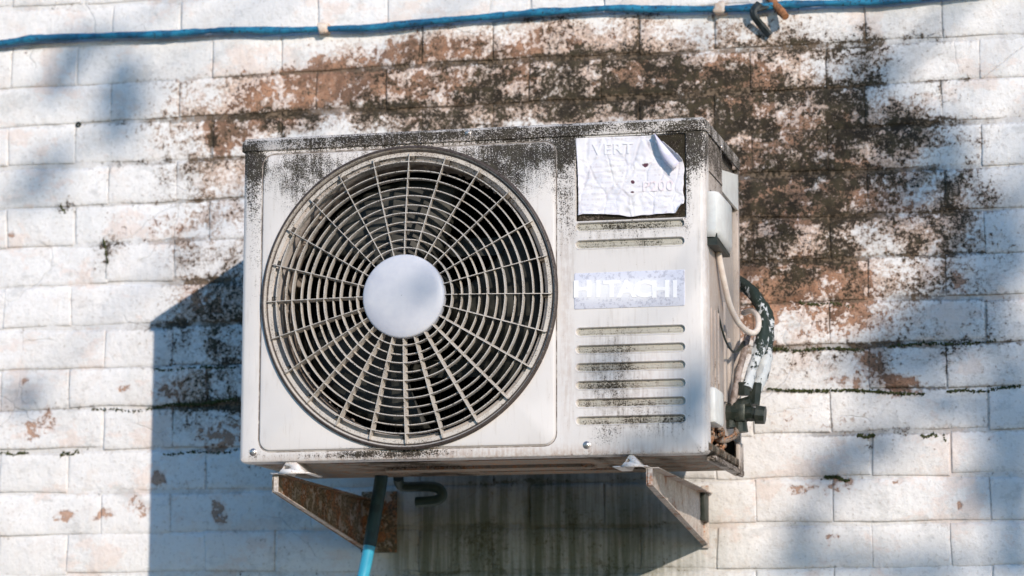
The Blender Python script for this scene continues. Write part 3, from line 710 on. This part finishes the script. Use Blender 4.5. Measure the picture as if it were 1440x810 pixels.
HG = GRF; GRF = GRF-dome(.064)
bm = mk()
Rr = revolve(bm, [(.0640, GRF+.010), (.0640, GRF-.0010), (.0634, GRF-.0026), (.0612, GRF-.0040), (.052, GRF-.0062), (.036, GRF-.0092), (.018, GRF-.0108), (.0005, GRF-.0113)], FX, FZ-.0030, 72)
link_mesh('hub_cap', bm, HUB, grille, 60); GRF = HG
bm = mk(); revolve(bm, [(.0005, YF+.030), (.045, YF+.033), (.050, YF+.045), (.050, YF+.10)], FX, FZ, 48)
fan = link_mesh('fan', bm, BLADE, ac, 50)
for b_ in range(3):
    bm = mk(); na, nr = 16, 12; a0 = math.radians(100+120*b_); rows = []
    for j in range(nr+1):
        s = j/nr; r_ = .048+(.196-.048)*s; span = math.radians(58+34*s*(1-.25*s)); row = []
        for i in range(na+1):
            t = i/na; a = a0+span*(t-.5)+.25*s; y = YF+.062+(t-.5)*-.050*(1-.25*s)+.010*(2*t-1)**2; row.append(bm.verts.new((FX+r_*math.cos(a), y, FZ+r_*math.sin(a))))
        rows.append(row)
    for a, b in zip(rows, rows[1:]):
        for i in range(na): bm.faces.new((a[i], a[i+1], b[i+1], b[i]))
    o = link_mesh('fan_blade', bm, BLADE, fan, 60); s = o.modifiers.new('t', 'SOLIDIFY'); s.thickness = .003
bm = mk()
for z in (.09, -.10): box(bm, X0+.01, .145, YF+.125, YF+.14, z-.014, z+.014)
revolve(bm, [(.0005, YF+.11), (.055, YF+.112), (.058, YF+.13), (.058, YF+.19)], FX, FZ, 32); link_mesh('motor_mount', bm, BLADE, ac, 50)

# ================================================================== WALL BRACKETS
def bracket(x, label, flange_to, BRK, ztop=-.2715, zwall=-.356):
    e = empty('wall_bracket', (x, 0, zwall), label, 'bracket', 'steel brackets carrying the air conditioner')
    yf = -.486; zf = ztop-.026
    q = [(yf, ztop), (yf, zf), (-.004, zwall), (-.004, ztop)]
    bm = mk(); t = .0011
    a = [bm.verts.new((x-t, y, z)) for y, z in q]; b = [bm.verts.new((x+t, y, z)) for y, z in q]
    bm.faces.new(a[::-1]); bm.faces.new(b)
    for k in range(4): bm.faces.new((a[k], a[(k+1) % 4], b[(k+1) % 4], b[k]))
    bmesh.ops.subdivide_edges(bm, edges=bm.edges, cuts=1)
    link_mesh('web_plate', bm, BRK, e)
    bm = mk(); box(bm, x-.002, x+.016, yf+.01, -.004, ztop, ztop+.0018, .0004); link_mesh('top_flange', bm, BRK, e)
    # turned lip along the sloping edge and the front
    bm = mk(); L = [(yf+.0, ztop-.001), (yf, zf), (-.010, zwall+.002)]
    for (y0, z0), (y1, z1) in zip(L, L[1:]):
        d = Vector((0, y1-y0, z1-z0)); nrm = Vector((0, -d.z, d.y)).normalized()*.0016
        if nrm.z < 0: nrm = -nrm
        v = [Vector((x+xx, y, z)) for y, z in ((y0, z0), (y1, z1)) for xx in (.0, .0085)]
        p = [bm.verts.new(v[0]), bm.verts.new(v[1]), bm.verts.new(v[3]), bm.verts.new(v[2])]; r_ = [bm.verts.new(w_.co+nrm) for w_ in p]
        bm.faces.new(p); bm.faces.new(r_[::-1])
        for k in range(4): bm.faces.new((p[k], p[(k+1) % 4], r_[(k+1) % 4], r_[k]))
    link_mesh('edge_lip', bm, BRKP, e)
    w_ = flange_to if flange_to else .026
    bm = mk(); box(bm, x-.002, x+w_, -.0065, -.0030, zwall-.004, ztop+.014, .0006); link_mesh('wall_flange', bm, BRK, e)
    if w_ < .02: return e
    bm = mk(); revolve(bm, [(.0001, -.0135), (.0065, -.0135), (.0065, -.0070), (.010, -.0066)], x+w_*.55, zwall+.022, 6); link_mesh('anchor_bolt', bm, RUSTY, e); bm = mk()
    revolve(bm, [(.0001, -.0135), (.0065, -.0135), (.0065, -.0070), (.010, -.0066)], x+w_*.55, ztop-.014, 6); link_mesh('anchor_bolt', bm, RUSTY, e)
    return e
bracket(-.3125, 'rusty bracket with its shade coloured in dark brown, under the fan end of the unit, beside the blue hose', .060, BRKD)
rb_ = bracket(.2700, 'pale rust-streaked bracket under the sticker end of the unit', .010, BRKP)

bm = mk(); box(bm, .2718, .2800, -.040, -.007, -.318, -.2720, .001); link_mesh('shade_block', bm, BLK, rb_, 40)  # dark block added for the shadow between bracket web and wall
# ================================================================== PIPES AND CABLES
def wobble(L, Y): return [at(x, y, Y) for x, y in L]
bm = mk()
pts = [(-260, 78), (-120, 72), (0, 61), (40, 55), (90, 52.5), (160, 50), (230, 48), (280, 45), (330, 42.5), (400, 43), (450, 41), (520, 39), (600, 31), (680, 24), (740, 19), (800, 15), (860, 12), (930, 13), (1000, 13), (1060, 11), (1110, 6.5), (1180, 4.5), (1240, 2), (1300, -3), (1360, -10), (1500, -26), (1700, -44)]
tube(bm, wobble(pts, -.0145), lambda t: .0060+.0007*math.sin(t*61)+.0004*math.sin(t*173), 14, 10, jit=.35, flat=1.0)
bp = link_mesh('blue_pipe', bm, BLUE, None, 60); tag(bp, 'thin blue painted pipe sagging across the top of the wall', 'pipe')
for px, py in ((457, 41), (1013, 12.5)):
    p = at(px, py, -.010); bm = mk()
    box(bm, p.x-.010, p.x+.010, -.0225, .002, p.z-.0085, p.z+.0105, .0035)
    bmesh.ops.subdivide_edges(bm, edges=bm.edges, cuts=2)
    for v in bm.verts: v.co += Vector((noise.noise(v.co*80), noise.noise(v.co*80+Vector((5, 0, 0)))*.6, noise.noise(v.co*80+Vector((0, 9, 0)))))*.0055
    link_mesh('pipe_clip', bm, CREAM, bp, 50)
# old bent bar and stub by the pipe
h = empty('wall_hook', at(1080, 10, 0), 'dark bent flat bar with rusty stub beside the blue pipe at the top', 'hook')
bm = mk(); tube(bm, [at(1068, 5, -.020), at(1061, 12, -.022), at(1060, 21, -.022), at(1069, 34, -.016), at(1083, 50, -.010)], .0080, 8, 3, flat=.55); link_mesh('bar', bm, DARKBAR, h, 30)
bm = mk(); tube(bm, [at(1056, 16, -.022), at(1072, 11, -.020), at(1092, 5, -.010)], .0062, 8, 2, flat=.7); link_mesh('cross_bar', bm, DARKBAR, h, 30)
bm = mk(); cyl(bm, at(1078, -8, .0), at(1100, 18, -.026), .0072, 10); cyl(bm, at(1098, 16, -.025), at(1105, 24, -.032), .0080, 10, .0062); link_mesh('rusty_stub', bm, RUSTY, h, 40)

# plastic wall plug and its hole
bm = mk(); p = at(110, 175, 0); revolve(bm, [(.0020, .004), (.0022, -.0016), (.0046, -.0018), (.0056, .0015)], p.x, p.z, 14)
o = link_mesh('wall_plug', bm, BLK, None, 40); tag(o, 'small dark plug hole in the white wall left of the unit', 'wall plug')

# drain hose
bm = mk(); tube(bm, [at(538, 640, -.215), at(535, 680, -.21), at(529, 715, -.205), at(521, 760, -.20), at(513, 800, -.20), at(500, 860, -.20), at(482, 960, -.17), at(470, 1100, -.12)], .0098, 14, 5)
hz_ = link_mesh('drain_hose', bm, CYAN, None, 60)
bm = mk(); tube(bm, [at(538, 650, -.215), at(535, 680, -.21), at(529, 715, -.205), at(521, 760, -.20), at(519.6, 768, -.20)], .0108, 14, 5); link_mesh('shaded_hose_top', bm, simple('hose_shade_teal', (.010, .035, .045), (.016, .055, .065), 40, .5), hz_, 60)  # dark tube over the hose top, shade under the unit put into its colour
o = hz_; tag(o, 'bright blue hose hanging down behind the rusty left bracket', 'hose')
# dark bent pipe end behind the base
bm = mk(); tube(bm, [at(560, 672, -.14), at(566, 684, -.12), at(600, 684, -.12), at(617, 687, -.12), at(622, 697, -.12), at(612, 704, -.12), at(585, 706, -.12)], .0085, 12, 5)
o = link_mesh('drain_elbow', bm, TEAL, None, 60); tag(o, 'dark hooked pipe end between the unit base and the wall', 'pipe end')

# insulated refrigerant pipes
def lag(px0, Y0, r0): pass
bm = mk()
tube(bm, [at(1010, 392, -.13), at(1030, 392, -.16), at(1048, 400, -.185), at(1063, 417, -.205), at(1073, 440, -.22), at(1073, 470, -.235), at(1066, 496, -.25), at(1057, 522, -.265), at(1050, 546, -.275)], lambda t: .0085+.0012*math.sin(t*20), 14, 6, jit=.35)
o = link_mesh('insulated_pipe', bm, TAPE, None, 60); tag(o, 'inner lagged pipe with peeling silver and black tape, nearest the unit side', 'insulated pipe', 'lagged refrigerant pipes')
bm = mk()
tube(bm, [at(1015, 405, -.10), at(1040, 402, -.13), at(1058, 413, -.155), at(1074, 436, -.17), at(1081, 460, -.185), at(1080, 485, -.20), at(1075, 512, -.22), at(1069, 535, -.235), at(1064, 548, -.24)], lambda t: .0095+.0014*math.sin(t*17+1), 14, 6, jit=.35)
o = link_mesh('insulated_pipe', bm, TAPE, None, 60); tag(o, 'outer lagged pipe with peeling silver and black tape, arching furthest from the unit', 'insulated pipe', 'lagged refrigerant pipes')
bm = mk(); tube(bm, [at(1052, 470, -.22), at(1046, 495, -.25), at(1039, 525, -.27), at(1034, 548, -.28), at(1030, 572, -.28)], .0052, 10, 5, jit=.2)
o = link_mesh('bare_pipe', bm, simple('dull_brown_pipe', (.16, .12, .10), (.36, .30, .27), 70, .6), None, 60); tag(o, 'thin dull brown pipe running down to the valves, left of the lagged pair', 'pipe')
# service valves
vb = mk(); Yv = -.275
p = lambda x, y, Y=Yv: at(x, y, Y)
cyl(vb, p(1017, 581), p(1040, 581), .0150, 8); cyl(vb, p(1036, 581), p(1058, 582), .0120, 8); cyl(vb, p(1030, 574), p(1056, 566), .0110, 10)
box(vb, p(1034, 581).x, p(1050, 581).x, Yv-.013, Yv+.013, p(1040, 594).z, p(1040, 567).z, .004)
for v in vb.verts: v.co += Vector((noise.noise(v.co*70), 0, noise.noise(v.co*70+Vector((3, 3, 3)))))*.002
sv = link_mesh('service_valve', vb, BRASS, ac, 35); sv['label'] = 'black weathered service valves'
for a, b, r1, r2 in ((p(1055, 582), p(1066, 583), .011, .011), (p(1063, 583), p(1076, 584), .0150, .0142), (p(1041, 590), p(1042, 608), .0095, .0115), (p(1028, 590), p(1029, 602), .0095, .0110)):
    bm = mk(); cyl(bm, a, b, r1, 10, r2); link_mesh('valve_cap', bm, BRASS, sv, 35)
for a, b, r1, r2 in ((p(1046, 556), p(1046, 538), .0095, .0100), (at(1060, 570, -.25), at(1062, 540, -.245), .0100, .0115)):
    bm = mk(); cyl(bm, a, b, r1, 6, r2); link_mesh('flare_nut', bm, BLK, sv, 35)
bm = mk(); tube(bm, [p(1018, 583), p(1006, 590, -.32), p(1004, 612, -.33), p(1016, 620, -.31), p(1034, 612, -.29), p(1036, 600)], .0048, 8, 4); link_mesh('copper_tube', bm, SIDED, sv, 50)
# cables
bm = mk(); tube(bm, [at(1009, 347, -.415), at(1012, 365, -.41), at(1018, 395, -.39), at(1026, 428, -.36), at(1038, 453, -.33), at(1050, 465, -.30), at(1060, 468, -.28), at(1066, 461, -.26), at(1066, 447, -.235), at(1058, 437, -.20), at(1046, 440, -.16)], .0047, 12, 6)
o = link_mesh('power_cable', bm, CABLE, None, 60); tag(o, 'thick pale cable looping out of the white terminal cover', 'cable')
bm = mk(); tube(bm, [at(1003, 350, -.42), at(1004, 380, -.41), at(1006, 415, -.40), at(1012, 450, -.385), at(1020, 478, -.365), at(1029, 493, -.34), at(1037, 494, -.30), at(1046, 482, -.24)], lambda t: .0016+.0022*max(0, (t-.72)/.28), 8, 6)
o = link_mesh('earth_wire', bm, BLK, None, 60); tag(o, 'thin black wire hanging down the right side of the unit', 'wire')

# ================================================================== TREE whose boughs dapple the wall (out of frame)
tr = Vector((7.0, -7.2, -2.3)); tree = empty('tree', tr, 'leafy tree across the yard, its boughs between the sun and the wall', 'tree')
crown = mk(); limb = mk(); rl = random.Random(11)
top = Vector((1.75, 0, 1.0))+SUN*7.8; tube(limb, [tr, tr+Vector((.1, .1, 1.2)), (tr+top)/2+Vector((.05, 0, .4)), top], lambda t: .16-.08*t, 10, 5)
def leaf(p, s):
    d = Vector((rl.gauss(0, 1), rl.gauss(0, 1), rl.gauss(0, 1))).normalized(); a = d.orthogonal().normalized()*s*.42; d = d*s
    v = [crown.verts.new(q) for q in (p-d, p+a, p+d, p-a)]; crown.faces.new(v)
def clump(px, py, rx, ry, n, t=5.6, Y=0.0, s=.028, ang=0.0):
    c = at(px, py, Y); k = .00123; ca, sa = math.cos(ang), math.sin(ang)
    # the clump lies round the point where the sun's ray to the wall passes, t metres out
    ux = Vector((SUN.y, -SUN.x, 0)).normalized()*-1; uz = Vector((0, 0, 1))
    for i in range(n):
        r_ = math.sqrt(rl.random())*rl.uniform(.4, 1); a = rl.uniform(0, 2*PI); lx, lz = rx*k*r_*math.cos(a), ry*k*r_*math.sin(a)
        lx, lz = lx*ca-lz*sa, lx*sa+lz*ca
        leaf(c+Vector((lx, 0, -lz))+SUN*(t+rl.uniform(-.35, .35)), s*rl.uniform(.7, 1.3))
    e = c+SUN*t; tube(limb, [top, top.lerp(e, .5)+Vector((0, 0, .10+.22*(top-e).length/2)), e], lambda q: .012*(1-q)+.0025, 6, 4)
SH = [(165, 130, 44, 100, 46), (90, 110, 50, 50, 14), (60, 240, 60, 60, 16), (130, 60, 60, 34, 10), (30, 560, 60, 40, 8),
      (1290, 230, 90, 120, 80), (1385, 350, 70, 100, 84), (1340, 460, 120, 66, 92), (1250, 510, 90, 46, 40), (1425, 590, 56, 110, 84), (1405, 680, 60, 56, 40),
      (1195, 642, 50, 24, 20), (1160, 672, 34, 18, 10), (1240, 620, 40, 18, 10), (1150, 795, 90, 26, 28), (1300, 800, 120, 26, 34), (1130, 735, 36, 46, 11), (1425, 760, 34, 60, 22), (1330, 570, 70, 34, 18), (1225, 120, 60, 60, 16)]
for i, a in enumerate(SH): clump(a[0], a[1], a[2], a[3], int(a[4]*(1.75 if a[0] > 1320 else 1.3)), t=6.8+.4*(i % 4))
for a in ((972, 560, 28, 56, 34), (900, 632, 56, 14, 18), (860, 520, 34, 24, 6), (580, 425, 30, 30, 5)): clump(*a, t=6.6, Y=YF)
link_mesh('crown', crown, LEAF, tree); link_mesh('trunk', limb, BARK, tree, 60)
